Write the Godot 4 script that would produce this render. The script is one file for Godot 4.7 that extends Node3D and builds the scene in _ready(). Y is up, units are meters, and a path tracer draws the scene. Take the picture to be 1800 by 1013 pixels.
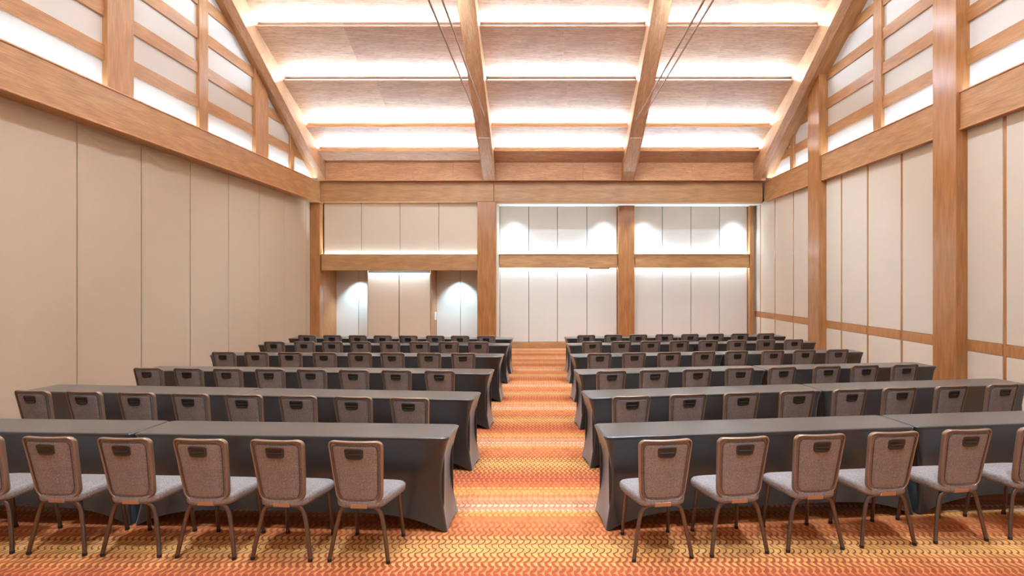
extends Node3D
# A hotel meeting room: timber frame, stepped lit ceiling, twelve chevron rows of draped tables and banquet chairs.
# x to the side, y up, depth runs along -z from the camera.

const EYE := 2.02
const LAMP_WHITE := Color(0.81, 0.91, 1.0)
const COOL := Color(0.74, 0.9, 1.0)
var M := {}
var taken := {}
var rng := RandomNumberGenerator.new()


# ---------------------------------------------------------------- helpers
func numbered(called: String) -> String:
	if not taken.has(called):
		taken[called] = 0
		return called
	taken[called] += 1
	return "%s_%03d" % [called, taken[called]]

func thing(called: String, label: String, category: String, at := Vector3.ZERO, turn := 0.0, group := "") -> Node3D:
	var o := Node3D.new()
	o.name = numbered(called)
	add_child(o)
	o.position = at
	o.rotation.y = turn
	o.set_meta("label", label)
	o.set_meta("category", category)
	if group:
		o.set_meta("group", group)
	return o

func setting(called: String, label: String, category: String) -> Node3D:
	var o := thing(called, label, category)
	o.set_meta("kind", "structure")
	return o

func start() -> SurfaceTool:
	var st := SurfaceTool.new()
	st.begin(Mesh.PRIMITIVE_TRIANGLES)
	return st

func build(st: SurfaceTool, called: String, m: Material, parent: Node) -> MeshInstance3D:
	return put(st.commit(), called, m, parent)

func put(mesh: Mesh, called: String, m: Material, parent: Node) -> MeshInstance3D:
	var o := MeshInstance3D.new()
	o.name = called
	o.mesh = mesh
	o.material_override = m
	parent.add_child(o, true)
	return o

func tri(st: SurfaceTool, p: Array, n: Array, uv: Array) -> void:
	var face: Vector3 = (p[1] - p[0]).cross(p[2] - p[0])
	var order := [0, 1, 2] if face.dot(n[0] + n[1] + n[2]) < 0.0 else [0, 2, 1]
	for i in order:
		st.set_normal(n[i])
		st.set_uv(uv[i])
		st.add_vertex(p[i])

# a flat polygon; the uv runs in metres, u along the grain axis
func face(st: SurfaceTool, p: Array, n: Vector3, grain: int, off := Vector2.ZERO) -> void:
	var uv := []
	for q in p:
		uv.append(flat_uv(q, n, grain) + off)
	for i in range(1, p.size() - 1):
		tri(st, [p[0], p[i], p[i + 1]], [n, n, n], [uv[0], uv[i], uv[i + 1]])

func flat_uv(q: Vector3, n: Vector3, grain: int) -> Vector2:
	var a := n.abs()
	var across := 0 if a.x >= a.y and a.x >= a.z else (1 if a.y >= a.z else 2)
	if across == grain:
		return Vector2(q[(grain + 1) % 3], q[(grain + 2) % 3])
	return Vector2(q[grain], q[3 - grain - across])

# a box with chamfered edges
func box(st: SurfaceTool, lo: Vector3, hi: Vector3, grain := 0, c := 0.006, off := Vector2.ZERO) -> void:
	c = minf(c, minf(hi.x - lo.x, minf(hi.y - lo.y, hi.z - lo.z)) * 0.4)
	var mid := (lo + hi) / 2.0
	var h := (hi - lo) / 2.0
	var k := func(sx: float, sy: float, sz: float, axis: int) -> Vector3:
		var e := Vector3(c, c, c)
		e[axis] = 0.0
		return mid + Vector3(sx * (h.x - e.x), sy * (h.y - e.y), sz * (h.z - e.z))
	for axis in 3:
		for s in [-1.0, 1.0]:
			var n := Vector3.ZERO
			n[axis] = s
			var p := []
			for q in [[-1, -1], [1, -1], [1, 1], [-1, 1]]:
				var g := [0.0, 0.0, 0.0]
				g[axis] = s
				g[(axis + 1) % 3] = q[0]
				g[(axis + 2) % 3] = q[1]
				p.append(k.call(g[0], g[1], g[2], axis))
			face(st, p, n, grain, off)
	for axis in 3:
		var b := (axis + 1) % 3
		var d := (axis + 2) % 3
		for sb in [-1.0, 1.0]:
			for sd in [-1.0, 1.0]:
				var p := []
				for q in [[-1.0, b], [1.0, b], [1.0, d], [-1.0, d]]:
					var g := [0.0, 0.0, 0.0]
					g[axis] = q[0]
					g[b] = sb
					g[d] = sd
					p.append(k.call(g[0], g[1], g[2], q[1]))
				var n := Vector3.ZERO
				n[b] = sb
				n[d] = sd
				face(st, p, n.normalized(), grain, off)
	for sx in [-1.0, 1.0]:
		for sy in [-1.0, 1.0]:
			for sz in [-1.0, 1.0]:
				face(st, [k.call(sx, sy, sz, 0), k.call(sx, sy, sz, 1), k.call(sx, sy, sz, 2)], Vector3(sx, sy, sz).normalized(), grain, off)

# box by x, y and depth ranges as one named part
func part(called: String, m: Material, parent: Node, x0: float, x1: float, y0: float, y1: float, d0: float, d1: float, grain := 0, c := 0.006) -> MeshInstance3D:
	var st := start()
	box(st, Vector3(minf(x0, x1), y0, -maxf(d0, d1)), Vector3(maxf(x0, x1), y1, -minf(d0, d1)), grain, c, Vector2(rng.randf() * 3.0, rng.randf() * 2.0))
	return build(st, called, m, parent)

# a prism over a polygon in the y-depth plane, between x0 and x1; the polygon is a list of (depth, y)
func prism(st: SurfaceTool, poly: Array, x0: float, x1: float, along := Vector2(1, 0), off := Vector2.ZERO) -> void:
	var mid := Vector2.ZERO
	for q in poly:
		mid += q / poly.size()
	var at := func(q: Vector2, x: float) -> Vector3: return Vector3(x, q.y, -q.x)
	var across := Vector2(-along.y, along.x)
	for s in [x0, x1]:
		var n := Vector3(signf(s - (x0 + x1) / 2.0), 0, 0)
		for i in range(1, poly.size() - 1):
			var t := [poly[0], poly[i], poly[i + 1]]
			tri(st, [at.call(t[0], s), at.call(t[1], s), at.call(t[2], s)], [n, n, n], [off + Vector2(t[0].dot(along), t[0].dot(across)), off + Vector2(t[1].dot(along), t[1].dot(across)), off + Vector2(t[2].dot(along), t[2].dot(across))])
	for i in poly.size():
		var a: Vector2 = poly[i]
		var b: Vector2 = poly[(i + 1) % poly.size()]
		var e := (b - a).normalized()
		var n2 := Vector2(e.y, -e.x)
		if n2.dot((a + b) / 2.0 - mid) < 0.0:
			n2 = -n2
		var n := Vector3(0, n2.y, -n2.x)
		var lengthwise := absf(e.dot(along)) > 0.7
		var uv := []
		for q in [[a, x0], [b, x0], [b, x1], [a, x1]]:
			var l: float = q[0].dot(along) if lengthwise else q[0].dot(across)
			uv.append(off + (Vector2(l, q[1]) if along.length() > 0.5 else Vector2(q[1], q[0].dot(e))))
		var p := [at.call(a, x0), at.call(b, x0), at.call(b, x1), at.call(a, x1)]
		tri(st, [p[0], p[1], p[2]], [n, n, n], [uv[0], uv[1], uv[2]])
		tri(st, [p[0], p[2], p[3]], [n, n, n], [uv[0], uv[2], uv[3]])

# a smooth surface over a grid of points, rows of equal length
func sheet(st: SurfaceTool, rows: Array, closed := false, flip := false, unit := 1.0) -> void:
	var nr := rows.size()
	var nc: int = rows[0].size()
	var normals := []
	for i in nr:
		var line := []
		for j in nc:
			var jm := (j - 1 + nc) % nc if closed else maxi(j - 1, 0)
			var jp := (j + 1) % nc if closed else mini(j + 1, nc - 1)
			var du: Vector3 = rows[i][jp] - rows[i][jm]
			var dv: Vector3 = rows[mini(i + 1, nr - 1)][j] - rows[maxi(i - 1, 0)][j]
			var n := du.cross(dv).normalized()
			if n.length() < 0.5:
				n = Vector3.UP
			line.append(-n if flip else n)
		normals.append(line)
	for i in nr - 1:
		for j in (nc if closed else nc - 1):
			var j2 := (j + 1) % nc
			var p := [rows[i][j], rows[i][j2], rows[i + 1][j2], rows[i + 1][j]]
			var n := [normals[i][j], normals[i][j2], normals[i + 1][j2], normals[i + 1][j]]
			var uv := [Vector2(j, i) * unit, Vector2(j + 1, i) * unit, Vector2(j + 1, i + 1) * unit, Vector2(j, i + 1) * unit]
			for t in [[0, 1, 2], [0, 2, 3]]:
				if (p[t[1]] - p[t[0]]).cross(p[t[2]] - p[t[0]]).length() > 1e-10:
					tri(st, [p[t[0]], p[t[1]], p[t[2]]], [n[t[0]], n[t[1]], n[t[2]]], [uv[t[0]], uv[t[1]], uv[t[2]]])

# a tube of oval section along a path
func tube(st: SurfaceTool, path: Array, ra: float, rb: float, side := Vector3.RIGHT, seg := 8, closed := false, square := 0.0) -> void:
	var rings := []
	var n := path.size()
	for i in n:
		var t: Vector3
		if closed:
			t = (path[(i + 1) % n] - path[(i - 1 + n) % n]).normalized()
		else:
			t = (path[mini(i + 1, n - 1)] - path[maxi(i - 1, 0)]).normalized()
		var b := t.cross(side).normalized()
		var a := b.cross(t).normalized()
		var ring := []
		for j in seg:
			var w := TAU * (j + 0.5) / seg
			var r := 1.0
			if square > 0.0:
				r = 1.0 + square * (1.0 / maxf(absf(cos(w)), absf(sin(w))) - 1.0)
			ring.append(path[i] + (a * cos(w) * ra + b * sin(w) * rb) * r)
		rings.append(ring)
	if closed:
		rings.append(rings[0])
	else:
		for end in [0, n - 1]:
			var nn: Vector3 = (path[0] - path[1]).normalized() if end == 0 else (path[n - 1] - path[n - 2]).normalized()
			for j in range(1, seg - 1):
				tri(st, [rings[end][0], rings[end][j], rings[end][j + 1]], [nn, nn, nn], [Vector2.ZERO, Vector2.ZERO, Vector2.ZERO])
	sheet_out(st, rings, path)

# like sheet() with closed rings whose normals point away from their middles
func sheet_out(st: SurfaceTool, rings: Array, mids: Array) -> void:
	var ns := []
	for i in rings.size():
		var mid: Vector3 = mids[i % mids.size()]
		var line := []
		var nc: int = rings[i].size()
		for j in nc:
			var du: Vector3 = rings[i][(j + 1) % nc] - rings[i][(j - 1 + nc) % nc]
			var dv: Vector3 = rings[mini(i + 1, rings.size() - 1)][j] - rings[maxi(i - 1, 0)][j]
			var q := du.cross(dv).normalized()
			line.append(q if q.dot(rings[i][j] - mid) >= 0.0 else -q)
		ns.append(line)
	for i in rings.size() - 1:
		var nc: int = rings[i].size()
		for j in nc:
			var k := (j + 1) % nc
			tri(st, [rings[i][j], rings[i][k], rings[i + 1][k]], [ns[i][j], ns[i][k], ns[i + 1][k]], [Vector2(j, i) * 0.02, Vector2(j + 1, i) * 0.02, Vector2(j + 1, i + 1) * 0.02])
			tri(st, [rings[i][j], rings[i + 1][k], rings[i + 1][j]], [ns[i][j], ns[i + 1][k], ns[i + 1][j]], [Vector2(j, i) * 0.02, Vector2(j + 1, i + 1) * 0.02, Vector2(j, i + 1) * 0.02])


# ---------------------------------------------------------------- materials
func wood_image(dark: Color, light: Color, streak: float, seed_: int, flecks := 0.0) -> ImageTexture:
	var w := 512
	var h := 512
	var n1 := FastNoiseLite.new()
	n1.seed = seed_
	n1.noise_type = FastNoiseLite.TYPE_SIMPLEX
	n1.frequency = 1.0
	n1.fractal_octaves = 3
	var n2 := FastNoiseLite.new()
	n2.seed = seed_ + 7
	n2.frequency = 1.0
	var im := Image.create(w, h, false, Image.FORMAT_RGB8)
	for y in h:
		for x in w:
			# seamless by blending the two ends of the length
			var fx := float(x) / w
			var fy := float(y) / h
			var a := grain_at(n1, n2, fx, fy, streak, flecks)
			var b := grain_at(n1, n2, fx - 1.0, fy, streak, flecks)
			var k := smoothstep(0.85, 1.0, fx)
			var c := grain_at(n1, n2, fx, fy - 1.0, streak, flecks)
			var v := lerpf(lerpf(a, b, k), c, smoothstep(0.94, 1.0, fy) * (1.0 - k))
			im.set_pixel(x, y, dark.lerp(light, clampf(v, 0.0, 1.0)))
	return ImageTexture.create_from_image(im)

func grain_at(n1: FastNoiseLite, n2: FastNoiseLite, fx: float, fy: float, streak: float, flecks: float) -> float:
	var v := 0.55 + 0.3 * n1.get_noise_2d(fx * 3.0, fy * 60.0) * streak + 0.28 * n2.get_noise_2d(fx * 2.5, fy * 6.0)
	v += 0.22 * streak * n2.get_noise_2d(fx * 5.0 + 40.0, fy * 150.0)
	if flecks > 0.0:
		var s := n1.get_noise_2d(fx * 9.0 + 90.0, fy * 45.0)
		v -= flecks * smoothstep(0.35, 0.6, s)
	return v

func mat(name_: String, c: Color, rough: float, metal := 0.0) -> StandardMaterial3D:
	var m := StandardMaterial3D.new()
	m.resource_name = name_
	m.albedo_color = c
	m.roughness = rough
	m.metallic = metal
	M[name_] = m
	return m

func wood(name_: String, tex: Texture2D, tint: Color, rough: float, scale := Vector2(0.5, 1.0)) -> void:
	var m := mat(name_, tint, rough)
	m.albedo_texture = tex
	m.uv1_scale = Vector3(scale.x, scale.y, 1)

func weave_image(base: Color, spread: float, seed_: int, coarse: float) -> ImageTexture:
	var r := RandomNumberGenerator.new()
	r.seed = seed_
	var n := 256
	var im := Image.create(n, n, false, Image.FORMAT_RGB8)
	var warp := []
	var weft := []
	for i in n:
		warp.append(r.randf_range(-1, 1))
		weft.append(r.randf_range(-1, 1))
	for y in n:
		for x in n:
			var v: float = (warp[x] * (0.35 + 0.65 * r.randf()) + weft[y] * (0.35 + 0.65 * r.randf())) * 0.5 * coarse + r.randf_range(-1, 1) * (1.0 - coarse)
			var k := 1.0 + v * spread
			im.set_pixel(x, y, Color(clampf(base.r * k, 0, 1), clampf(base.g * k, 0, 1), clampf(base.b * k, 0, 1)))
	return ImageTexture.create_from_image(im)

func carpet_image() -> ImageTexture:
	# the woven print repeats every 2.02 m along the whole floor; its rows from the niche wall onwards: inner colour, outer colour, stroke colour, stroke width
	var yel := Color8(235, 172, 98)
	var pea := Color8(228, 142, 84)
	var bro := Color8(132, 74, 26)
	var rus := Color8(178, 84, 36)
	var red := Color8(188, 80, 40)
	var ora := Color8(222, 130, 66)
	var pin := Color8(230, 160, 122)
	var whi := Color8(246, 208, 180)
	var spec := [
		[yel, yel, bro, 0.10], [yel, yel, bro, 0.15], [yel, pea, rus, 0.24], [yel, pea, rus, 0.32], [yel, pea, rus, 0.40], [pea, pea, rus, 0.50], [pea, pea, red, 0.62],
		[pea, Color8(220, 122, 72), red, 0.74], [pea, Color8(220, 120, 70), red, 0.55], [ora, Color8(216, 116, 66), Color8(200, 96, 50), 0.45], [ora, ora, Color8(202, 104, 52), 0.3],
		[yel, ora, Color8(212, 124, 58), 0.28], [yel, Color8(238, 166, 86), Color8(222, 140, 66), 0.25], [yel, ora, Color8(220, 144, 84), 0.3], [ora, pin, Color8(222, 150, 104), 0.3],
		[pin, ora, Color8(214, 140, 100), 0.25], [pin, pin, Color8(206, 120, 78), 0.22], [whi, Color8(224, 140, 98), Color8(214, 132, 96), 0.18], [pin, whi, Color8(222, 146, 108), 0.2],
		[yel, Color8(236, 160, 74), Color8(216, 128, 56), 0.2], [yel, ora, Color8(214, 122, 60), 0.3], [ora, pea, Color8(216, 122, 70), 0.35], [ora, pea, Color8(208, 110, 58), 0.4],
		[pea, ora, Color8(202, 100, 52), 0.35], [pea, ora, Color8(194, 92, 44), 0.3], [ora, pea, Color8(180, 86, 38), 0.3], [yel, pea, Color8(168, 82, 34), 0.26], [yel, pea, Color8(146, 78, 30), 0.18],
	]
	var cell := 48
	var nx := 16
	var w := cell * nx
	var h: int = cell * spec.size()
	var r := RandomNumberGenerator.new()
	r.seed = 5
	var shade := []
	for i in nx * spec.size():
		shade.append(r.randf_range(0.94, 1.05))
	var bytes := PackedByteArray()
	bytes.resize(w * h * 3)
	var at := 0
	for y in h:
		var row := y / cell
		var s: Array = spec[row]
		var fy := float(y % cell) / cell
		var inner: float = 0.96 - s[3]
		for x in w:
			var fx := float(x % cell) / cell
			var dx := 1.0 - fx if row % 2 == 0 else fx
			var q := sqrt(dx * dx + fy * fy)
			var c: Color = s[0] if q < inner else (s[2] if q < 1.0 else s[1])
			var k: float = shade[row * nx + x / cell] * r.randf_range(0.9, 1.08)
			bytes[at] = int(clampf(c.r * k * 255.0, 0, 255))
			bytes[at + 1] = int(clampf(c.g * k * 255.0, 0, 255))
			bytes[at + 2] = int(clampf(c.b * k * 255.0, 0, 255))
			at += 3
	return ImageTexture.create_from_image(Image.create_from_data(w, h, false, Image.FORMAT_RGB8, bytes))

func materials() -> void:
	var golden := wood_image(Color8(140, 96, 56), Color8(212, 162, 110), 0.8, 3)
	var ash := wood_image(Color8(178, 144, 118), Color8(226, 200, 174), 1.25, 11, 0.8)
	wood("beam_wood", golden, Color(1, 1, 1), 0.45, Vector2(0.45, 0.9))
	wood("column_wood", golden, Color(0.96, 0.9, 0.84), 0.24, Vector2(0.4, 1.3))
	wood("slat_wood", golden, Color(1.0, 0.97, 0.93), 0.5, Vector2(0.5, 1.2))
	wood("fascia_wood", ash, Color(1.0, 0.86, 0.7), 0.5, Vector2(0.35, 0.8))
	for i in 3:
		wood("ceiling_veneer_%d" % i, ash, [Color(0.96, 0.92, 0.88), Color(1, 0.97, 0.93), Color(0.93, 0.88, 0.85)][i], 0.5, Vector2(0.3, 0.7))
	wood("rafter_wood", ash, Color(0.97, 0.88, 0.78), 0.45, Vector2(0.4, 1.2))
	wood("pale_wood", ash, Color(1, 1, 1), 0.35, Vector2(0.4, 1.2))
	wood("rail_veneer", golden, Color(1.0, 0.95, 0.9), 0.45, Vector2(0.8, 3.0))
	var tan_weave := weave_image(Color8(228, 226, 220), 0.045, 4, 0.35)
	for q in [["partition_fabric", Color8(222, 202, 179)], ["wall_fabric", Color8(244, 232, 216)], ["cool_lit_fabric", Color8(244, 242, 236)], ["tan_fabric", Color8(240, 222, 200)]]:  # the whitest one is the same tan cloth with cooler light painted in
		var m := mat(q[0], q[1], 0.85)
		m.albedo_texture = tan_weave
		m.uv1_triplanar = true
		m.uv1_world_triplanar = true
		m.uv1_scale = Vector3(1.6, 1.6, 1.6)
	mat("white_linen", Color8(224, 222, 216), 0.85)
	mat("soffit_paint", Color8(228, 222, 212), 0.8)
	mat("dark_gap", Color8(40, 30, 22), 0.9)
	mat("steel_rod", Color8(172, 136, 104), 0.55)
	var cloth := mat("stretch_cloth", Color8(19, 16, 13), 0.3)
	cloth.metallic_specular = 0.66
	cloth.rim_enabled = true
	cloth.rim = 0.6
	cloth.rim_tint = 0.0
	var tweed := mat("chair_tweed", Color(1, 1, 1), 0.88)
	tweed.albedo_texture = weave_image(Color8(126, 115, 110), 0.62, 9, 0.2)
	tweed.uv1_triplanar = true
	tweed.uv1_scale = Vector3(2.6, 2.6, 2.6)
	mat("bronze_frame", Color8(146, 122, 102), 0.36, 0.5)
	mat("bronze_plate", Color8(170, 132, 102), 0.42, 0.5)
	mat("leg_metal", Color8(112, 98, 90), 0.3, 0.85)
	mat("black_plastic", Color8(44, 40, 38), 0.35)
	mat("piping", Color8(74, 62, 56), 0.7)
	mat("glide", Color8(34, 32, 30), 0.5)
	mat("switch_plate", Color8(226, 220, 210), 0.4)
	mat("lamp_body", Color8(210, 200, 186), 0.4, 0.3)
	var carpet := mat("carpet", Color(0.82, 0.81, 0.77), 0.95)
	carpet.albedo_texture = carpet_image()
	glow("led_glow", LAMP_WHITE, 3.0)
	glow("led_cool", COOL, 3.0)

func glow(name_: String, c: Color, e: float) -> void:
	var m := mat(name_, c, 0.5)
	m.emission_enabled = true
	m.emission = c
	m.emission_energy_multiplier = e


# ---------------------------------------------------------------- lights
# a strip of diodes: a glowing bar and a light of its size just in front of its face
func led(parent: Node, a: Vector3, b: Vector3, width: float, dir: Vector3, energy: float, m := "led_glow") -> void:
	var along := (b - a).normalized()
	var len_ := a.distance_to(b)
	dir = dir.normalized()
	var mesh := BoxMesh.new()
	mesh.size = Vector3(len_, width, 0.012)
	var o := put(mesh, "led_strip", M[m], parent)
	var basis_ := Basis(along, (-dir).cross(along).normalized(), -dir)
	o.transform = Transform3D(basis_, (a + b) / 2.0)
	var l := AreaLight3D.new()
	l.name = "strip_light"
	l.area_size = Vector2(len_, width)
	l.area_normalize_energy = true
	l.light_energy = energy * len_
	l.light_color = COOL if m == "led_cool" else LAMP_WHITE
	l.area_range = 40.0
	l.shadow_enabled = true
	l.position = Vector3(0, 0, -0.012)
	o.add_child(l, true)

# a recessed can light
func downlight(label: String, at: Vector3, aim: Vector3, half: float, energy: float, group: String, cool := false, soft := 0.03, edge := 0.6) -> void:
	var t := thing("downlight", label, "light", at, 0.0, group)
	var st := start()
	var rings := []
	for q in [[0.062, 0.0], [0.066, -0.006], [0.05, -0.008], [0.044, 0.0]]:
		var ring := []
		for j in 20:
			ring.append(Vector3(cos(TAU * j / 20) * q[0], q[1], sin(TAU * j / 20) * q[0]))
		rings.append(ring)
	sheet_out(st, rings, [Vector3(0, 0.05, 0)])
	build(st, "trim_ring", M.lamp_body, t)
	var lens := CylinderMesh.new()
	lens.top_radius = 0.045
	lens.bottom_radius = 0.045
	lens.height = 0.006
	lens.radial_segments = 20
	var o := put(lens, "lens", M.led_cool if cool else M.led_glow, t)
	o.position.y = -0.003
	var l := SpotLight3D.new()
	l.name = "can_light"
	l.light_color = COOL if cool else LAMP_WHITE
	l.light_energy = energy
	l.light_size = soft
	l.spot_angle = half
	l.spot_angle_attenuation = edge
	l.spot_range = 40.0
	l.spot_attenuation = 2.0
	l.shadow_enabled = true
	l.position.y = -0.016
	t.add_child(l)
	l.look_at_from_position(at + Vector3(0, -0.016, 0), at + aim, Vector3(1, 0, 0.01).normalized())


# ---------------------------------------------------------------- the room
const SLOPE := 0.563
const RIDGE := 6.0
const BACK := 18.2
const FRONT := -4.4

func roof_y(d: float) -> float:
	return 5.44 + SLOPE * (16.2 - d) if d >= RIDGE else roof_y(2.0 * RIDGE - d)

func ceiling() -> void:
	var c := setting("ceiling", "stepped pale wood ceiling with glowing coves between sloping rafters", "ceiling")
	var steps := [16.2, 15.69, 14.9, 13.58, 12.3, 11.0, 9.7, 8.4, 7.1, RIDGE]
	var bays := [[-6.24, -1.74, 0.45], [-1.40, 2.20, 0.5], [2.54, 5.95, 0.42]]
	var sl := Vector2(-1, SLOPE).normalized()
	for half in 2:
		for k in steps.size() - 1:
			var far: float = steps[k]
			var near: float = steps[k + 1]
			for bay in bays:
				var cut := lerpf(bay[0], bay[1], bay[2] + rng.randf_range(-0.06, 0.06))
				# the sheet rises towards the ridge; its lower end tucks over the one before, its upper end carries a lip
				var lap := 0.0 if k == 0 else 0.16
				var f := Vector2(far + lap, roof_y(far) + (0.13 if k > 0 else 0.0) - SLOPE * lap)
				var n := Vector2(near, roof_y(near) - 0.08)
				for piece in [[bay[0], cut - 0.001], [cut + 0.001, bay[1]]]:
					var st := start()
					var poly := [f, n, n + Vector2(0, 0.02), f + Vector2(0, 0.02)]
					if half == 1:
						for i in 4:
							poly[i] = Vector2(2.0 * RIDGE - poly[i].x, poly[i].y)
					prism_across(st, poly, piece[0], piece[1], Vector2(rng.randf() * 4.0, rng.randf() * 4.0))
					build(st, "ceiling_panel", M["ceiling_veneer_%d" % (rng.randi() % 3)], c)
				if k < steps.size() - 2:
					var lip := 0.06 if k < 2 else 0.028
					var s := start()
					var q := [n + Vector2(-0.012, 0), n + Vector2(0.006, 0), n + Vector2(0.006, lip), n + Vector2(-0.012, lip)]
					if half == 1:
						for i in 4:
							q[i] = Vector2(2.0 * RIDGE - q[i].x, q[i].y)
					prism_across(s, q, bay[0], bay[1], Vector2(rng.randf(), rng.randf()))
					build(s, "cove_lip", M.fascia_wood, c)
					var z := near + 0.05
					var y := roof_y(near) - 0.08 + SLOPE * -0.05 + 0.075
					if half == 1:
						z = 2.0 * RIDGE - z
					var sg := 1.0 if half == 0 else -1.0
					led(c, Vector3(bay[0] + 0.04, y, -z), Vector3(bay[1] - 0.04, y, -z), 0.02, Vector3(0, 0.62, 0.78 * sg), CEILING_E * (1.2 if k < 2 else 1.0))
		# boards closing the eaves
		for seg in [[-6.46, -2.6], [-2.597, 1.1], [1.103, 4.2], [4.203, 6.3]]:
			if half == 0:
				part("fascia_board", M.fascia_wood, c, seg[0], seg[1], 4.93, 5.5, 16.2, 16.26, 0, 0.002)
			else:
				part("fascia_board", M.fascia_wood, c, seg[0], seg[1], 4.93, 5.5, FRONT + 0.14, FRONT + 0.2, 0, 0.002)
	# rafters, all of one section
	for x in [[-1.74, -1.40], [2.20, 2.54]]:
		for half in 2:
			var b := func(d: float) -> float: return roof_y(d) - 0.5
			var poly := [Vector2(16.2, b.call(16.2)), Vector2(RIDGE, b.call(RIDGE)), Vector2(RIDGE, roof_y(RIDGE) + 0.1), Vector2(16.2, roof_y(16.2) + 0.1)]
			if half == 1:
				for i in 4:
					poly[i] = Vector2(2.0 * RIDGE - poly[i].x, poly[i].y)
			var st := start()
			prism(st, poly, x[0], x[1], sl if half == 0 else Vector2(1, SLOPE).normalized(), Vector2(rng.randf(), rng.randf()))
			var r := build(st, "rafter", M.rafter_wood, c)
			var s3 := start()       # thin paler strip on the underside of the foot
			var foot := []
			for d in [14.72, 16.2]:
				foot.append(Vector2(d if half == 0 else 2.0 * RIDGE - d, b.call(d)))
			prism(s3, [foot[0], foot[1], foot[1] - Vector2(0, 0.012), foot[0] - Vector2(0, 0.012)], x[0] + 0.015, x[1] - 0.015, sl)
			build(s3, "pale_strip", M.pale_wood, r)
			for e in [x[0], x[1]]:     # slim pale edge beads
				var s2 := start()
				var dy := Vector2(0, 0.02)
				var p2 := [poly[0] - dy, poly[1] - dy, poly[1] + dy, poly[0] + dy]
				prism(s2, p2, e - 0.012, e + 0.012, sl)
				build(s2, "edge_bead", M.fascia_wood, r)
	# the roof itself, above the lining
	for half in 2:
		var st := start()
		var poly := [Vector2(BACK, roof_y(BACK) + 0.35), Vector2(RIDGE, roof_y(RIDGE) + 0.35), Vector2(RIDGE, roof_y(RIDGE) + 0.5), Vector2(BACK, roof_y(BACK) + 0.5)]
		if half == 1:
			for i in 4:
				poly[i] = Vector2(2.0 * RIDGE - poly[i].x, poly[i].y)
		prism(st, poly, -7.2, 7.2)
		build(st, "roof_deck", M.soffit_paint, c)

# a prism whose grain runs along x
func prism_across(st: SurfaceTool, poly: Array, x0: float, x1: float, off: Vector2) -> void:
	prism(st, poly, x0, x1, Vector2.ZERO, off)

# one gable end: beam, ledge light, posts, slats, linen panels and the raking beam
func gable(w: Node3D, s: float, face_x: float, rake_x: float, beam_bottom: float, beam_top: float, wide: Array, thin: Array, breaks: Array) -> void:
	var back := face_x + 0.15
	var X := func(x: float) -> float: return s * x
	# the long beam, in lengths
	for i in breaks.size() - 1:
		part("long_beam", M.beam_wood, w, X.call(face_x), X.call(face_x + 0.45), beam_bottom, beam_top, breaks[i], breaks[i + 1] + 0.003, 2, 0.012)
		for y in [beam_top, beam_bottom + 0.012]:
			part("edge_bead", M.fascia_wood, w, X.call(face_x - 0.014), X.call(face_x + 0.02), y - 0.014, y + 0.012, breaks[i], breaks[i + 1] + 0.003, 2, 0.004)
	var rake := func(d: float) -> float: return roof_y(d) - 0.42
	var posts := []
	for p in wide:
		posts.append([p[0], p[1], 0.07 if s < 0.0 else 9.0])
	for p in thin:
		posts.append([p[0], p[1], 0.09])
	posts.sort_custom(func(a, b): return a[0] < b[0])
	for p in posts:
		if p[2] > 1.0:
			continue      # a full-height column stands there
		var st := start()
		var y0 := beam_top + 0.001
		prism(st, [Vector2(p[0], y0), Vector2(p[1], y0), Vector2(p[1], rake.call(p[1])), Vector2(p[0], rake.call(p[0]))], X.call(face_x + p[2]), X.call(back), Vector2(0, 1), Vector2(rng.randf(), rng.randf()))
		build(st, "post", M.slat_wood, w)
	# fields between the posts
	var edges := [FRONT]
	for p in posts:
		edges.append(p[0])
		edges.append(p[1])
	edges.append(16.35)
	for i in range(0, edges.size(), 2):
		var a: float = edges[i]
		var b: float = edges[i + 1]
		var y := beam_top
		# slats with linen between, each cut to the rake
		var row := 0
		while y < 10.6:
			var slat0 := 5.35 + 0.65 * row
			linen(w, X.call(back), X.call(back + 0.03), a, b, y, slat0, rake)
			var st := start()
			var poly := under_rake(a + 0.002, b - 0.002, slat0, slat0 + 0.22, rake)
			if poly.size() >= 3:
				prism(st, poly, X.call(back - 0.04), X.call(back + 0.02), Vector2(1, 0), Vector2(rng.randf() * 3.0, rng.randf()))
				build(st, "slat", M.slat_wood, w)
			y = slat0 + 0.22
			row += 1
		if b - a > 0.4:
			led(w, Vector3(X.call(face_x + 0.05), beam_top + 0.012, -b + 0.03), Vector3(X.call(face_x + 0.05), beam_top + 0.012, -a - 0.03), 0.02, Vector3(s * 0.5, 0.85, 0), LEDGE_E)
	# raking beam against the ceiling
	for half in 2:
		var poly := [Vector2(16.2, roof_y(16.2) - 0.5), Vector2(RIDGE, roof_y(RIDGE) - 0.5), Vector2(RIDGE, roof_y(RIDGE) + 0.12), Vector2(16.2, roof_y(16.2) + 0.12)]
		if half == 1:
			for i in 4:
				poly[i] = Vector2(2.0 * RIDGE - poly[i].x, poly[i].y)
		var st := start()
		prism(st, poly, X.call(rake_x), X.call(rake_x + 0.2), Vector2(-1, SLOPE).normalized())
		var r := build(st, "raking_beam", M.rafter_wood, w)
		var s2 := start()
		var p2 := [poly[0] + Vector2(0, 0.06), poly[1] + Vector2(0, 0.06), poly[1] + Vector2(0, 0.3), poly[0] + Vector2(0, 0.3)]
		prism(s2, p2, X.call(rake_x + 0.2), X.call(back + 0.02), Vector2(-1, SLOPE).normalized())
		build(s2, "inner_trim", M.slat_wood, r)
	# the wall behind
	part("wall_core", M.soffit_paint, w, X.call(back + 0.04), X.call(7.25), beam_top - 0.1, 12.0, FRONT, BACK, 2, 0.0)

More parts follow.
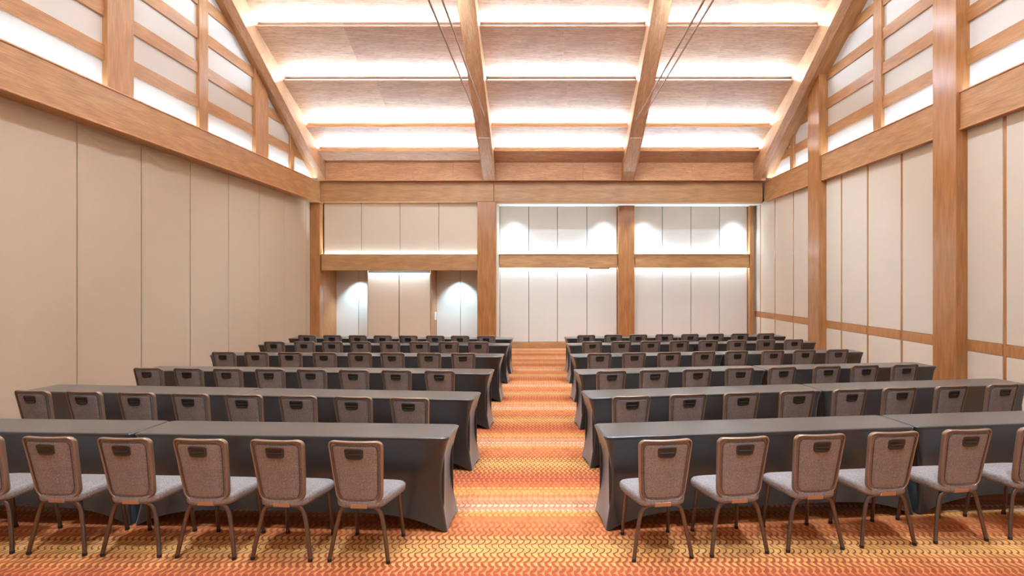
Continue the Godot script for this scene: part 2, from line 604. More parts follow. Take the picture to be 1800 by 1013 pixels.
func linen(w: Node3D, x0: float, x1: float, a: float, b: float, y0: float, y1: float, rake: Callable) -> void:
	var poly := under_rake(a, b, y0, y1, rake)
	if poly.size() >= 3:
		var st := start()
		prism(st, poly, x0, x1)
		build(st, "linen_panel", M.white_linen, w)

# the part of a rectangle (depth a..b, height y0..y1) below the rake line
func under_rake(a: float, b: float, y0: float, y1: float, rake: Callable) -> Array:
	var pts := PackedVector2Array([Vector2(a, y0), Vector2(b, y0), Vector2(b, y1), Vector2(a, y1)])
	var roof := PackedVector2Array([Vector2(-9, -9), Vector2(21, -9), Vector2(21, rake.call(21.0)), Vector2(RIDGE, rake.call(RIDGE)), Vector2(-9, rake.call(-9.0))])
	var cut := Geometry2D.intersect_polygons(pts, roof)
	if cut.is_empty():
		return []
	return Array(cut[0])

const CEILING_E := 1.2
const LEDGE_E := 0.15

func wall_left() -> void:
	var w := setting("wall_left", "folding partition of tall beige fabric panels below a timber beam and slatted gable", "wall")
	var seams := []
	for i in 17:
		seams.append(16.06 - 1.31 * i)
	for i in seams.size() - 1:
		var far: float = seams[i] - 0.011
		var near: float = maxf(seams[i + 1] + 0.011, FRONT)
		if i == 5 or i == 4:
			sagging(w, near, far)
		else:
			part("partition_panel", M.partition_fabric, w, -6.73, -6.79, 0.02, 4.34, near, far, 1, 0.008)
	part("partition_panel", M.partition_fabric, w, -6.73, -6.79, 0.02, 4.34, 16.072, 16.34, 1, 0.008)
	part("partition_core", M.dark_gap, w, -6.80, -7.2, 0.0, 4.5, FRONT, BACK, 2, 0.0)
	gable(w, -1.0, 6.46, 6.24, 4.32, 4.91, [[8.5, 9.05], [12.87, 13.46], [4.1, 4.65], [-0.3, 0.25]], [[10.8, 11.08], [14.7, 14.9], [6.45, 6.73], [2.05, 2.33]], [FRONT, 5.2, 16.9])

# a fabric panel whose cloth has slipped into shallow folds under the beam
func sagging(w: Node3D, near: float, far: float) -> void:
	var st := start()
	var rows := []
	for i in 57:
		var y := 4.34 - (0.012 * i if i < 40 else 0.468 + (i - 39) * 0.226)
		y = maxf(y, 0.02)
		var line := []
		for j in 25:
			var f := float(j) / 24.0
			var sag := 0.24 * (1.0 - pow(2.0 * f - 1.0, 2.0))
			var t := (4.30 - y) / (sag + 0.02)
			var bump := 0.0
			if t > 0.0 and t < 1.5:
				bump = 0.013 * sin(t * 9.0) * smoothstep(0.0, 0.2, t) * (1.0 - smoothstep(0.8, 1.5, t)) * smoothstep(0.0, 0.12, f) * smoothstep(0.0, 0.12, 1.0 - f)
			var edge := 0.008 * (1.0 - smoothstep(0.0, 0.01, minf(f, 1.0 - f)))
			line.append(Vector3(-6.73 + bump - edge, y, -lerpf(far, near, f)))
		rows.append(line)
	sheet(st, rows, false, true)
	box(st, Vector3(-6.79, 0.02, -far), Vector3(-6.745, 4.34, -near), 1, 0.004)
	build(st, "partition_panel", M.partition_fabric, w)

func wall_right() -> void:
	var w := setting("wall_right", "cream fabric wall with wood rail, glossy timber columns and slatted gable above a beam", "wall")
	var cols := [[8.68, 9.20], [13.02, 13.56], [4.3, 4.83], [-0.1, 0.43]]
	var seams := [[13.56, 14.75, 15.93, 17.0, 17.7], [9.20, 10.28, 11.36, 12.36, 13.02], [4.83, 5.9, 6.95, 7.98, 8.68], [0.43, 1.53, 2.63, 3.6, 4.3], [FRONT, -3.3, -2.2, -1.1, -0.1]]
	for group in seams:
		for i in group.size() - 1:
			var a: float = group[i] + (0.033 if i > 0 else 0.0)
			var b: float = group[i + 1] - (0.033 if i < group.size() - 2 else 0.0)
			part("fabric_panel", M.wall_fabric, w, 6.45, 6.52, 1.15, 4.40, a, b, 1, 0.008)
			part("rail_board", M.rail_veneer, w, 6.447, 6.52, 0.985, 1.147, a, b, 1, 0.004)
			part("fabric_panel", M.wall_fabric, w, 6.45, 6.52, 0.175, 0.982, a, b, 1, 0.008)
			part("skirting_board", M.beam_wood, w, 6.44, 6.52, 0.0, 0.172, a, b, 2, 0.004)
			if i > 0:
				part("batten", M.column_wood, w, 6.456, 6.52, 0.0, 4.38, group[i] - 0.028, group[i] + 0.028, 1, 0.003)
	for c in cols:
		var st := start()
		prism(st, [Vector2(c[0], 0.0), Vector2(c[1], 0.0), Vector2(c[1], roof_y(c[1]) - 0.42), Vector2(c[0], roof_y(c[0]) - 0.42)], 6.28, 6.49, Vector2(0, 1), Vector2(rng.randf(), rng.randf()))
		build(st, "column", M.column_wood, w)
	part("wall_core", M.dark_gap, w, 6.53, 7.2, 0.0, 4.5, FRONT, BACK, 2, 0.0)
	gable(w, 1.0, 6.34, 5.95, 4.35, 4.93, [[8.68, 9.20], [13.02, 13.56], [4.3, 4.83], [-0.1, 0.43]], [[10.86, 11.13], [14.7, 14.9], [6.5, 6.78], [2.15, 2.43]], [FRONT, -0.1, 4.3, 8.68, 13.02, 16.42])

func wall_back() -> void:
	var w := setting("wall_back", "timber framed end wall with fabric panels, lit ledges and shallow niches", "wall")
	part("core", M.soffit_paint, w, -7.2, 7.2, 0.0, 7.0, 17.75, 18.3, 0, 0.0)
	# header
	part("header_beam", M.beam_wood, w, -6.46, -1.462, 4.35, 4.93, 16.40, 16.85, 0, 0.012)
	part("header_beam", M.beam_wood, w, -1.458, 6.30, 4.35, 4.93, 16.40, 16.85, 0, 0.012)
	part("lintel_trim", M.fascia_wood, w, -6.46, 6.30, 4.925, 4.95, 16.36, 16.6, 0, 0.003)
	part("soffit", M.soffit_paint, w, -1.41, 6.45, 4.36, 4.5, 16.85, 17.75, 0, 0.002)
	part("soffit", M.soffit_paint, w, -6.9, -1.41, 4.36, 4.5, 16.85, 17.75, 0, 0.002)
	part("upper_wall", M.soffit_paint, w, -7.0, 7.0, 4.5, 6.2, 16.9, 17.7, 0, 0.0)
	# columns
	part("column", M.column_wood, w, -6.77, -6.46, 0.0, 4.34, 16.35, 16.62, 1, 0.01)
	part("column", M.column_wood, w, -1.93, -1.40, 0.0, 4.35, 16.36, 17.74, 1, 0.01)
	part("column", M.column_wood, w, 2.245, 2.74, 0.0, 4.36, 17.30, 17.74, 1, 0.01)
	part("column", M.column_wood, w, 6.25, 6.37, 0.0, 4.36, 17.30, 17.74, 1, 0.008)
	part("reveal_panel", M.wall_fabric, w, -1.40, -1.385, 0.18, 4.34, 16.5, 17.5, 1, 0.003)
	part("reveal_panel", M.cool_lit_fabric, w, 6.372, 6.46, 0.18, 4.355, 17.45, 17.56, 1, 0.003)
	# the side with the niches
	var xs := [-6.44, -5.35, -4.22, -3.09, -1.94]
	for i in 4:
		part("fabric_panel", M.tan_fabric, w, xs[i] + 0.006, xs[i + 1] - 0.006, 2.80, 4.345, 16.60, 16.66, 1, 0.014)
	part("panel_core", M.dark_gap, w, -6.6, -1.93, 2.6, 4.35, 16.67, 17.0, 0, 0.0)
	part("ledge_beam", M.beam_wood, w, -6.44, -1.932, 2.37, 2.845, 16.42, 16.58, 0, 0.008)
	part("niche_soffit", M.beam_wood, w, -6.6, -1.932, 2.42, 2.6, 16.58, 17.75, 0, 0.0)
	led(w, Vector3(-6.42, 2.80, -16.595), Vector3(-1.95, 2.80, -16.595), 0.02, Vector3(0, 1, -0.3), 1.8)
	part("niche_side", M.rail_veneer, w, -6.52, -6.46, 0.0, 2.42, 16.62, 17.66, 1, 0.003)
	for q in [[-6.46, -5.77], [-5.765, -5.1], [-3.40, -2.61], [-2.605, -1.93]]:
		part("niche_panel", M.cool_lit_fabric, w, q[0] + 0.003, q[1] - 0.003, 0.0, 2.42, 17.65, 17.73, 1, 0.004)
	for q in [[-5.19, -4.27], [-4.262, -3.345]]:
		part("bay_panel", M.tan_fabric, w, q[0] + 0.006, q[1] - 0.006, 0.0, 2.30, 16.68, 16.74, 1, 0.014)
	part("bay_core", M.dark_gap, w, -5.18, -3.35, 0.0, 2.415, 16.745, 17.64, 1, 0.0)
	part("bay_side", M.rail_veneer, w, -3.349, -3.335, 0.0, 2.41, 16.70, 17.64, 1, 0.003)
	part("bay_side", M.rail_veneer, w, -5.195, -5.181, 0.0, 2.41, 16.70, 17.64, 1, 0.003)
	led(w, Vector3(-5.18, 2.40, -16.62), Vector3(-3.36, 2.40, -16.62), 0.03, Vector3(0, -1, -0.35), 0.7)
	# the deeper side
	var bays := [[-1.385, -0.48, 0.40, 1.31, 2.235], [2.75, 3.63, 4.51, 5.38, 6.245]]
	for b in bays:
		for i in 4:
			part("fabric_panel", M.cool_lit_fabric, w, b[i] + 0.006, b[i + 1] - 0.006, 2.85, 4.355, 17.50, 17.56, 1, 0.014)
			part("fabric_panel", M.cool_lit_fabric, w, b[i] + 0.006, b[i + 1] - 0.006, 0.19, 2.56, 17.50, 17.56, 1, 0.014)
		part("panel_core", M.dark_gap, w, b[0], b[4], 0.0, 4.36, 17.57, 17.74, 0, 0.0)
		part("ledge_beam", M.beam_wood, w, b[0] + 0.01, b[4] - 0.01, 2.47, 2.86, 17.32, 17.42, 0, 0.008)
		part("ledge_cap", M.column_wood, w, b[0], b[4], 2.86, 2.895, 17.30, 17.44, 0, 0.004)
		part("ledge_back", M.soffit_paint, w, b[0] + 0.01, b[4] - 0.01, 2.58, 2.84, 17.42, 17.57, 0, 0.0)
		part("skirting_board", M.beam_wood, w, b[0], b[4], 0.0, 0.185, 17.46, 17.56, 0, 0.004)
		led(w, Vector3(b[0] + 0.03, 2.85, -17.465), Vector3(b[4] - 0.03, 2.85, -17.465), 0.02, Vector3(0, 1, -0.3), 0.8)
		led(w, Vector3(b[0] + 0.03, 2.57, -17.46), Vector3(b[4] - 0.03, 2.57, -17.46), 0.02, Vector3(0, -1, -0.3), 0.6)

func wall_front() -> void:
	var w := setting("wall_front", "plain cream fabric wall closing the room behind the last row of chairs", "wall")
	for i in 11:
		part("fabric_panel", M.wall_fabric, w, -6.7 + 1.2 * i, -5.505 + 1.2 * i, 0.18, 4.93, FRONT, FRONT - 0.06, 1, 0.01)
	part("skirting_board", M.beam_wood, w, -6.7, 6.5, 0.0, 0.18, FRONT + 0.01, FRONT - 0.06, 0, 0.004)
	part("core", M.soffit_paint, w, -7.2, 7.2, 0.0, 12.0, FRONT - 0.07, FRONT - 0.4, 0, 0.0)

func floor_() -> void:
	var st := start()
	box(st, Vector3(-7.2, -0.2, -BACK), Vector3(7.2, -0.012, 4.7), 0, 0.0)
	var f := build(st, "floor", M.dark_gap, self)
	f.set_meta("label", "carpeted floor with an orange and rust wave pattern in bands")
	f.set_meta("category", "floor")
	f.set_meta("kind", "structure")
	var c := start()
	var p := [Vector3(-7.2, 0, -BACK), Vector3(7.2, 0, -BACK), Vector3(7.2, 0, 4.7), Vector3(-7.2, 0, 4.7)]
	var uv := []
	for q in p:
		uv.append(Vector2(q.x / (16 * 0.051), (q.z + 0.34) / 2.02))
	tri(c, [p[0], p[1], p[2]], [Vector3.UP, Vector3.UP, Vector3.UP], [uv[0], uv[1], uv[2]])
	tri(c, [p[0], p[2], p[3]], [Vector3.UP, Vector3.UP, Vector3.UP], [uv[0], uv[2], uv[3]])
	build(c, "carpet", M.carpet, f)


# ---------------------------------------------------------------- furniture
func cover_mesh(len_: float) -> ArrayMesh:
	var st := start()
	var wid := 0.47
	var hgt := 0.755
	var nl := 26
	var nw := 8
	var rows := []
	var mids := []
	var ts := [-2.0, -1.0, 0.0, 0.03, 0.08, 0.16, 0.26, 0.36, 0.46, 0.56, 0.66, 0.76, 0.86, 0.94, 1.0]
	for t in ts:
		var ring := []
		var tt := maxf(t, 0.0)
		var belly := sin(PI * pow(tt, 0.85))
		var hx := len_ / 2.0 - 0.06 * belly - 0.012 * tt
		var hz := wid / 2.0 - 0.035 * belly - 0.005 * tt
		var y0 := hgt * (1.0 - tt)
		if t < 0.0:
			hx -= 0.010 if t == -1.0 else 0.022
			hz -= 0.010 if t == -1.0 else 0.022
			y0 = hgt + (0.008 if t == -1.0 else 0.0095)
		var rad := lerpf(0.05, 0.022, smoothstep(0.0, 0.3, tt))
		for side in 4:
			var long: bool = side % 2 == 0
			var run := (hx if long else hz) - rad
			var n := nl if long else nw
			var ax: Vector3 = [Vector3(1, 0, 0), Vector3(0, 0, -1), Vector3(-1, 0, 0), Vector3(0, 0, 1)][side]
			var out: Vector3 = [Vector3(0, 0, 1), Vector3(1, 0, 0), Vector3(0, 0, -1), Vector3(-1, 0, 0)][side]
			for i in n + 1:
				var e := sin((float(i) / n - 0.5) * PI)
				var sag := (0.045 if long else 0.022) * belly * pow(1.0 - e * e, 0.8)
				var lift := tt * tt * (0.15 * (1.0 - pow(absf(e), 5.0)) if long else 0.03 * (1.0 - e * e))
				ring.append(ax * run * e + out * ((hz if long else hx) - sag) + Vector3(0, y0 + lift, 0))
			for i in range(1, 5):
				var w := PI / 2.0 * i / 5.0
				var cen := ax * run + out * ((hz if long else hx) - rad)
				ring.append(cen + out * rad * cos(w) + ax * rad * sin(w) + Vector3(0, y0, 0))
		rows.append(ring)
		mids.append(Vector3(0, hgt * 0.6, 0))
	sheet_out(st, rows, mids)
	var top: Array = rows[0]
	for i in top.size():
		tri(st, [Vector3(0, hgt + 0.0095, 0), top[i], top[(i + 1) % top.size()]], [Vector3.UP, Vector3.UP, Vector3.UP], [Vector2.ZERO, Vector2.ZERO, Vector2.ZERO])
	return st.commit()

func table_parts(t: Node3D, len_: float, cover: Mesh) -> void:
	put(cover, "stretch_cover", M.stretch_cloth, t)
	# what stands beneath the cloth and shows below its hem
	for sx in [-1.0, 1.0]:
		for sz in [-1.0, 1.0]:
			var st := start()
			var x: float = sx * (len_ / 2.0 - 0.06)
			var z: float = sz * 0.19
			tube(st, [Vector3(x, 0.0, z), Vector3(x, 0.012, z), Vector3(x, 0.36, z * 0.92), Vector3(x, 0.72, z * 0.85)], 0.014, 0.014)
			build(st, "leg", M.glide, t)

# half the width of the backrest at s (0 foot, 1 top), with rounded corners
func back_half(s: float, inset: float) -> float:
	var h := 0.485
	var w := lerpf(0.163, 0.198, pow(s, 0.9)) - inset
	var y := s * h
	var lo := inset
	var hi := h - inset
	var rb := 0.07
	var rt := 0.042
	if y < lo + rb:
		var k := clampf((lo + rb - y) / rb, 0.0, 1.0)
		w -= rb * (1.0 - sqrt(maxf(0.0, 1.0 - k * k)))
	if y > hi - rt:
		var k := clampf((y - (hi - rt)) / rt, 0.0, 1.0)
		w -= rt * (1.0 - sqrt(maxf(0.0, 1.0 - k * k)))
	return w

# a point of the backrest's middle surface
func back_at(x: float, y: float, off := 0.0) -> Vector3:
	var s := y / 0.485
	var bow := 0.034 * (1.0 - pow(x / 0.2, 2.0)) * (0.45 + 0.55 * s)
	var lean := 0.155 + 0.075 * s + 0.02 * s * s
	return Vector3(x, 0.415 + y * 0.995, lean + bow + off)

func back_outline(inset: float, n := 14) -> Array:
	var out := []
	var ys := []
	var lo := inset
	var hi := 0.485 - inset
	for i in 9:
		ys.append(lo + 0.07 * (1.0 - cos(PI / 2.0 * i / 8.0)))
	for i in range(1, n):
		ys.append(lerpf(lo + 0.07, hi - 0.042, float(i) / n))
	for i in 8:
		ys.append(hi - 0.042 + 0.042 * sin(PI / 2.0 * i / 7.0))
	for y in ys:
		out.append(Vector2(back_half(y / 0.485, inset), y))
	return out

func make_chair() -> Dictionary:
	var m := {}
	# backrest pad: front and rear skins meeting under the frame
	var st := start()
	var prof := back_outline(0.012)
	for skin in [1.0, -1.0]:
		var rows := []
		for q in prof:
			var line := []
			for j in 31:
				var e := sin((j / 30.0 - 0.5) * PI)
				var x: float = q.x * e
				var edge: float = minf(minf(1.0 - absf(e), (q.y - 0.012) / 0.15), (0.473 - q.y) / 0.15)
				var puff: float = (0.008 + 0.012 * smoothstep(0.0, 0.25, edge)) if skin > 0.0 else (0.012 + 0.03 * smoothstep(0.0, 0.35, edge))
				line.append(back_at(x, q.y, skin * puff))
			rows.append(line)
		sheet(st, rows, false, skin < 0.0)
	m.backrest = st.commit()
	# metal rim
	st = start()
	var ring := []
	var rim := back_outline(0.006)
	for q in rim:
		ring.append(back_at(q.x, q.y))
	for i in range(1, 10):
		var f := 1.0 - 2.0 * i / 10.0
		ring.append(back_at(rim[-1].x * f, rim[-1].y))
	for i in range(rim.size() - 1, -1, -1):
		ring.append(back_at(-rim[i].x, rim[i].y))
	for i in range(1, 8):
		var f := 2.0 * i / 8.0 - 1.0
		ring.append(back_at(rim[0].x * f, rim[0].y))
	tube(st, ring, 0.021, 0.0085, Vector3(0, 0.15, 1).normalized(), 10, true, 0.5)
	m.frame = st.commit()
	# stitched piping on the rear
	st = start()
	var pipe := []
	var pin := back_outline(0.028)
	for q in pin:
		pipe.append(back_at(q.x, q.y, 0.0165))
	for i in range(1, 9):
		pipe.append(back_at(pin[-1].x * (1.0 - 2.0 * i / 9.0), pin[-1].y, 0.0165))
	for i in range(pin.size() - 1, -1, -1):
		pipe.append(back_at(-pin[i].x, pin[i].y, 0.0165))
	for i in range(1, 8):
		pipe.append(back_at(pin[0].x * (2.0 * i / 8.0 - 1.0), pin[0].y, 0.0165))
	tube(st, pipe, 0.0028, 0.0028, Vector3(0, 0.15, 1).normalized(), 6, true)
	m.piping = st.commit()
	# pull handle: bezel and finger pocket
	st = start()
	var rings := []
	for q in [[0.067, 0.041, 0.018], [0.065, 0.039, 0.027], [0.056, 0.030, 0.028], [0.051, 0.026, 0.0225], [0.043, 0.018, 0.021]]:
		var line := []
		for j in 28:
			var w := TAU * j / 28
			var cx := signf(cos(w)) * pow(absf(cos(w)), 0.35)
			var cy := signf(sin(w)) * pow(absf(sin(w)), 0.35)
			line.append(back_at(cx * q[0] * (1.0 + 0.05 * cy), 0.396 + cy * q[1] - (0.004 * (1.0 - cx * cx) if cy < 0 else 0.0), q[2]))
		rings.append(line)
	sheet_out(st, rings, [back_at(0, 0.396, -0.05)])
	m.handle = st.commit()
	st = start()
	var pocket := []
	for i in 2:
		var line := []
		for j in 9:
			line.append(back_at(lerpf(-0.05, 0.05, j / 8.0), 0.372 + 0.05 * i, 0.0212))
		pocket.append(line)
	sheet(st, pocket)
	var grip := []
	for j in 9:
		grip.append(back_at(lerpf(-0.05, 0.05, j / 8.0), 0.388, 0.0235))
	tube(st, grip, 0.004, 0.008, Vector3(0, 0, 1), 8)
	m.pocket = st.commit()
	# seat cushion
	st = start()
	var rows := []
	var mids := []
	for q in [[0.0, 0.400, 0.6], [0.5, 0.399, 1.0], [0.93, 0.402, 1.0], [0.985, 0.412, 1.0], [1.0, 0.430, 1.0], [1.0, 0.448, 1.0], [0.985, 0.463, 1.0], [0.93, 0.476, 1.0], [0.8, 0.483, 1.0], [0.5, 0.488, 1.0], [0.001, 0.489, 1.0]]:
		var line := []
		for j in 40:
			var w := TAU * j / 40
			var cx := signf(cos(w)) * pow(absf(cos(w)), 0.42)
			var cz := signf(sin(w)) * pow(absf(sin(w)), 0.42)
			var z := -0.025 + cz * 0.22
			var half := lerpf(0.24, 0.185, smoothstep(-0.12, 0.2, z))
			var p := Vector3(cx * half * q[0], q[1], -0.025 + cz * 0.22 * q[0])
			p.y -= 0.02 * smoothstep(-0.1, -0.245, p.z) * (1.0 if q[1] > 0.44 else 0.2)
			p.y -= 0.016 * smoothstep(0.02, 0.2, p.z)
			line.append(p)
		rows.append(line)
		mids.append(Vector3(0, 0.44, -0.02))
	sheet_out(st, rows, mids)
	m.seat = st.commit()
	# bracket under the back
	st = start()
	rings = []
	for q in [[0.150, 0.0], [0.162, 0.0], [0.185, 0.0], [0.197, 0.0]]:
		var line := []
		for p in [[-0.062, 0.392], [0.062, 0.392], [0.062, 0.432], [-0.062, 0.432]]:
			line.append(Vector3(p[0], p[1], q[0]))
		rings.append(line)
	box(st, Vector3(-0.064, 0.386, 0.16), Vector3(0.064, 0.424, 0.196), 0, 0.006)
	box(st, Vector3(-0.05, 0.386, -0.02), Vector3(0.05, 0.398, 0.17), 0, 0.003)
	m.bracket = st.commit()
	# rear leg (one side): arcs out of the bracket, down and back
	for side in [-1.0, 1.0]:
		st = start()
		var path := []
		for q in [[0.050, 0.398, 0.168], [0.080, 0.397, 0.166], [0.108, 0.390, 0.163], [0.132, 0.374, 0.160], [0.149, 0.348, 0.158], [0.162, 0.310, 0.158], [0.181, 0.22, 0.166], [0.201, 0.11, 0.178], [0.216, 0.014, 0.190]]:
			path.append(Vector3(side * q[0], q[1], q[2]))
		tube(st, smooth_path(path), 0.0125, 0.0145, Vector3(0, 0, 1), 10, false, 0.45)
		m["rear_%d" % int(side)] = st.commit()
		st = start()
		tube(st, [Vector3(side * 0.170, 0.405, -0.185), Vector3(side * 0.176, 0.28, -0.205), Vector3(side * 0.188, 0.014, -0.25)], 0.0125, 0.0135, Vector3(0, 0, 1), 10, false, 0.45)
		m["front_%d" % int(side)] = st.commit()
	st = start()
	tube(st, [Vector3(0, 0, 0), Vector3(0, 0.004, 0), Vector3(0, 0.006, 0), Vector3(0, 0.022, 0)], 0.0165, 0.0165, Vector3(0, 0, 1), 10)
	m.glide = st.commit()
	return m

func smooth_path(p: Array) -> Array:
	var out := []
	for i in p.size() - 1:
		for k in 3:
			var a: Vector3 = p[maxi(i - 1, 0)]
			var d: Vector3 = p[mini(i + 2, p.size() - 1)]
			out.append(p[i].cubic_interpolate(p[i + 1], a, d, k / 3.0))
	out.append(p[-1])
	return out

func fill_chair(t: Node3D, m: Dictionary) -> void:
	put(m.seat, "seat", M.chair_tweed, t)
	var b := put(m.backrest, "backrest", M.chair_tweed, t)
	put(m.piping, "piping", M.piping, b)
	put(m.frame, "back_frame", M.bronze_frame, t)
	var h := put(m.handle, "pull_handle", M.black_plastic, t)
	put(m.pocket, "finger_pocket", M.glide, h)
	put(m.bracket, "bracket", M.bronze_plate, t)
	for side in [-1, 1]:
		for w in ["rear", "front"]:
			var l := put(m["%s_%d" % [w, side]], "leg", M.leg_metal, t)
			var g := put(m.glide, "glide", M.glide, l)
			g.position = Vector3(side * (0.216 if w == "rear" else 0.188), 0, 0.190 if w == "rear" else -0.25)

const ORDER := ["first", "second", "third", "fourth", "fifth", "sixth", "seventh", "eighth"]

func rows() -> void:
	# each row: depth of its line of chair tops at x = 0, rise of depth per metre, chair places, the two table ends
	var data := [
		[[3.983, -0.0497, [-1.34, -1.91, -2.48, -3.05, -3.62, -4.19, -4.76, -5.33], -0.76, -6.06],
		[5.447, -0.0928, [-1.32, -1.89, -2.46, -3.03, -3.60, -4.19, -4.76, -5.34], -0.74, -6.04],
		[7.211, -0.0579, [-1.34, -1.90, -2.46, -3.02, -3.58, -4.14, -4.68, -5.23], -0.73, -5.82],
		[9.027, -0.0403, [-1.30, -1.84, -2.44, -2.97, -3.54, -4.11, -4.67, -5.20], -0.71, -5.80],
		[10.791, -0.0135, [-1.26, -1.82, -2.37, -2.94, -3.50, -4.05, -4.58, -5.15], -0.71, -5.78],
		[11.979, -0.0405, [-1.23, -1.79, -2.32, -2.89, -3.44, -3.98, -4.53, -5.08], -0.71, -5.77]],
		[[3.985, 0.1191, [0.87, 1.45, 2.05, 2.64, 3.25, 3.88, 4.48, 5.09], 0.46, 5.95],
		[5.525, 0.1542, [0.87, 1.45, 2.02, 2.64, 3.23, 3.82, 4.44, 5.08], 0.45, 5.96],
		[7.160, 0.1361, [0.85, 1.42, 1.99, 2.58, 3.17, 3.81, 4.37, 4.96], 0.44, 5.88],
		[8.958, 0.1280, [0.88, 1.44, 2.02, 2.60, 3.16, 3.79, 4.35, 4.94], 0.46, 5.76],
		[10.749, 0.1063, [0.91, 1.47, 2.04, 2.61, 3.19, 3.77, 4.36, 4.94], 0.46, 5.70],
		[12.131, 0.1016, [0.90, 1.49, 2.04, 2.62, 3.18, 3.75, 4.32, 4.91], 0.47, 5.64]]]
	var sides := ["folding-partition side", "wood-rail side"]
	var meshes := make_chair()
	var chair: Node3D
	for b in 2:
		for r in 6:
			var q: Array = data[b][r]
			var turn := atan(q[1])
			# facing vector of the row and direction along it
			var ahead := Vector3(0, 0, -1).rotated(Vector3.UP, turn)
			var row_name: String = "%s row from niche wall, %s" % [ORDER[5 - r], sides[b]]
			for i in 8:
				var x: float = q[2][i]
				var label := "grey banquet chair %s from aisle, %s" % [ORDER[i], row_name]
				var at := Vector3(x, 0, -(q[0] + q[1] * x)) + ahead * 0.245
				var o: Node3D
				if chair == null:
					chair = thing("banquet_chair", label, "chair", at, turn, "banquet chairs behind the draped tables")
					fill_chair(chair, meshes)
					o = chair
				else:
					o = chair.duplicate()
					o.name = numbered("banquet_chair")
					add_child(o)
					o.set_meta("label", label)
				o.position = at
				o.rotation.y = turn + deg_to_rad(rng.randf_range(-1.2, 1.2))
			# tables: two in a row, end to end
			var off := ahead * 0.80
			var along := Vector3(1, 0, -q[1]).normalized()
			var base := Vector3(0, 0, -q[0]) + off
			var t0: float = (q[3] - base.x) / along.x
			var t1: float = (q[4] - base.x) / along.x
			var len_ := absf(t1 - t0) / 2.0
			var cover := cover_mesh(len_ - 0.006)
			for k in 2:
				var at := base + along * lerpf(t0, t1, 0.25 + 0.5 * k)
				var t := thing("draped_table", "black stretch-covered table %s, %s" % [["at aisle end", "at wall end"][k], row_name], "table", at, turn, "black draped tables set in chevron rows")
				table_parts(t, len_ - 0.006, cover)

func tie_rods() -> void:
	for s in [[-1.57, "rafter over the niche column"], [2.37, "rafter over the slim column"]]:
		for k in [-0.085, 0.085]:
			var st := start()
			var d := 14.17 - (0.0 if k < 0 else 0.12)
			var y := roof_y(d) - 0.5 - 0.018
			var d2 := 2.0 * RIDGE - d
			tube(st, [Vector3(s[0] + k, y, -d), Vector3(s[0] + k, y, -lerpf(d, d2, 0.5)), Vector3(s[0] + k, y, -d2)], 0.017, 0.017, Vector3.RIGHT, 10)
			var o := build(st, numbered("tie_rod"), M.steel_rod, self)
			o.set_meta("label", "thin steel tie rod on the %s of the %s" % [["partition edge", "rail-wall edge"][0 if k < 0 else 1], s[1]])
			o.set_meta("category", "rod")
			o.set_meta("group", "paired tie rods under the rafters")

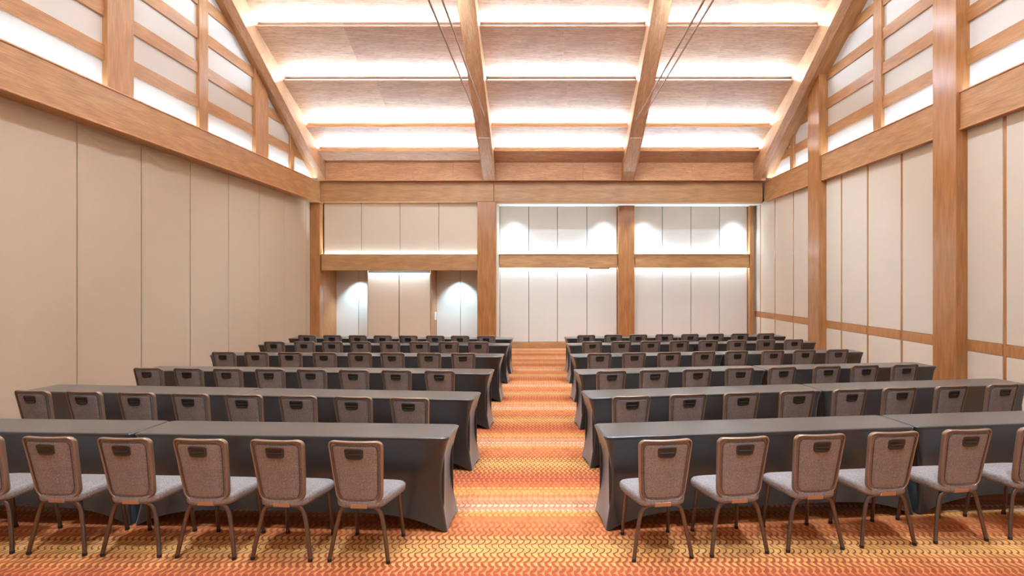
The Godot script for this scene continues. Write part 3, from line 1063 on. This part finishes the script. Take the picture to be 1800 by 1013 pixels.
func fittings() -> void:
	var up := "downlights in the header soffit"
	var heads := ["first", "second", "third", "fourth"]
	var xs := [-0.92, 1.83, 3.05, 5.80]
	for i in 4:
		downlight("small round downlight in header soffit, %s from the wide column" % heads[i], Vector3(xs[i], 4.358, -17.05), Vector3(0, -1, -0.06), 46.0, 2.6, up, false, 0.04, 1.0)
	downlight("small round downlight in the niche beside the folding partition", Vector3(-5.70, 2.418, -17.22), Vector3(0, -1, -0.14), 44.0, 3.2, "downlights in the niches", true, 0.04, 0.6)
	downlight("small round downlight in the niche beside the wide column", Vector3(-2.61, 2.418, -17.22), Vector3(0, -1, -0.14), 44.0, 3.2, "downlights in the niches", true, 0.04, 0.6)
	# can lights added out of view under the rafters, to brighten tables and floor
	var n := 0
	for x in [-1.57, 2.37]:
		for d in [11.0, 8.4, 3.6, 0.9]:
			var y := roof_y(d) - 0.5
			downlight("added can light under the %s rafter, %s from the ridge %s" % [["niche-column", "slim-column"][0 if x < 0 else 1], ["first", "second", "third"][mini(2, int(absf(d - 6.0) / 2.6))], ["towards the niche wall", "away from the niche wall"][0 if d > 6 else 1]], Vector3(x, y - 0.03, -d), Vector3(signf(x) * 0.15, -1, -0.42 if d > 10.0 else 0.0), 52.0, 23.0, "added can lights under the rafters", false, 0.12, 0.7)
			n += 1
	# brass lamp bar under the ledge
	var t := thing("lamp_bar", "small brass lamp bar with three bulbs under the ledge beam by the slim column", "lamp", Vector3(1.68, 2.43, -17.38))
	var st := start()
	box(st, Vector3(-0.31, 0.0, -0.05), Vector3(0.31, 0.04, 0.05), 0, 0.006)
	box(st, Vector3(-0.31, -0.07, -0.05), Vector3(0.31, -0.055, 0.05), 0, 0.004)
	for x in [-0.305, 0.305]:
		box(st, Vector3(x - 0.005, -0.06, -0.05), Vector3(x + 0.005, 0.005, 0.05), 0, 0.001)
	build(st, "housing", M.bronze_plate, t)
	for x in [-0.18, 0.0, 0.18]:
		var bulb := SphereMesh.new()
		bulb.radius = 0.024
		bulb.height = 0.048
		var o := put(bulb, "bulb", M.led_glow, t)
		o.position = Vector3(x, -0.027, 0.02)
		var l := OmniLight3D.new()
		l.name = "bulb_light"
		l.light_color = LAMP_WHITE
		l.light_energy = 0.03
		l.light_size = 0.02
		l.omni_range = 20.0
		l.omni_attenuation = 2.0
		l.shadow_enabled = true
		o.add_child(l)
	# switch plate on the side of the bay
	var sw := thing("switch_plate", "white switch plate on the wooden side of the projecting bay", "switch", Vector3(-3.334, 1.0, -17.35))
	st = start()
	box(st, Vector3(0, -0.12, -0.12), Vector3(0.02, 0.12, 0.12), 1, 0.005)
	build(st, "plate", M.switch_plate, sw)
	for y in [-0.05, 0.05]:
		st = start()
		box(st, Vector3(0.02, y - 0.03, -0.05), Vector3(0.032, y + 0.03, 0.05), 1, 0.004)
		build(st, "rocker", M.switch_plate, sw)


func _ready() -> void:
	rng.seed = 21
	var cam := Camera3D.new()
	cam.name = "camera"
	cam.projection = Camera3D.PROJECTION_FRUSTUM
	cam.near = 0.05
	cam.far = 100.0
	cam.size = 0.05 * 2.0 * 506.5 / 1000.0
	cam.frustum_offset = Vector2(-0.057, -0.0095) * 0.05
	cam.position = Vector3(0, EYE, 0)
	add_child(cam)
	var env := Environment.new()
	env.background_mode = Environment.BG_COLOR
	env.background_color = Color.BLACK
	env.tonemap_mode = Environment.TONE_MAPPER_LINEAR
	env.tonemap_exposure = 2.05
	env.sdfgi_enabled = true
	env.ssao_enabled = true
	env.ssil_enabled = true
	var we := WorldEnvironment.new()
	we.name = "environment"
	we.environment = env
	add_child(we)
	materials()
	floor_()
	wall_left()
	wall_right()
	wall_back()
	wall_front()
	ceiling()
	tie_rods()
	rows()
	fittings()
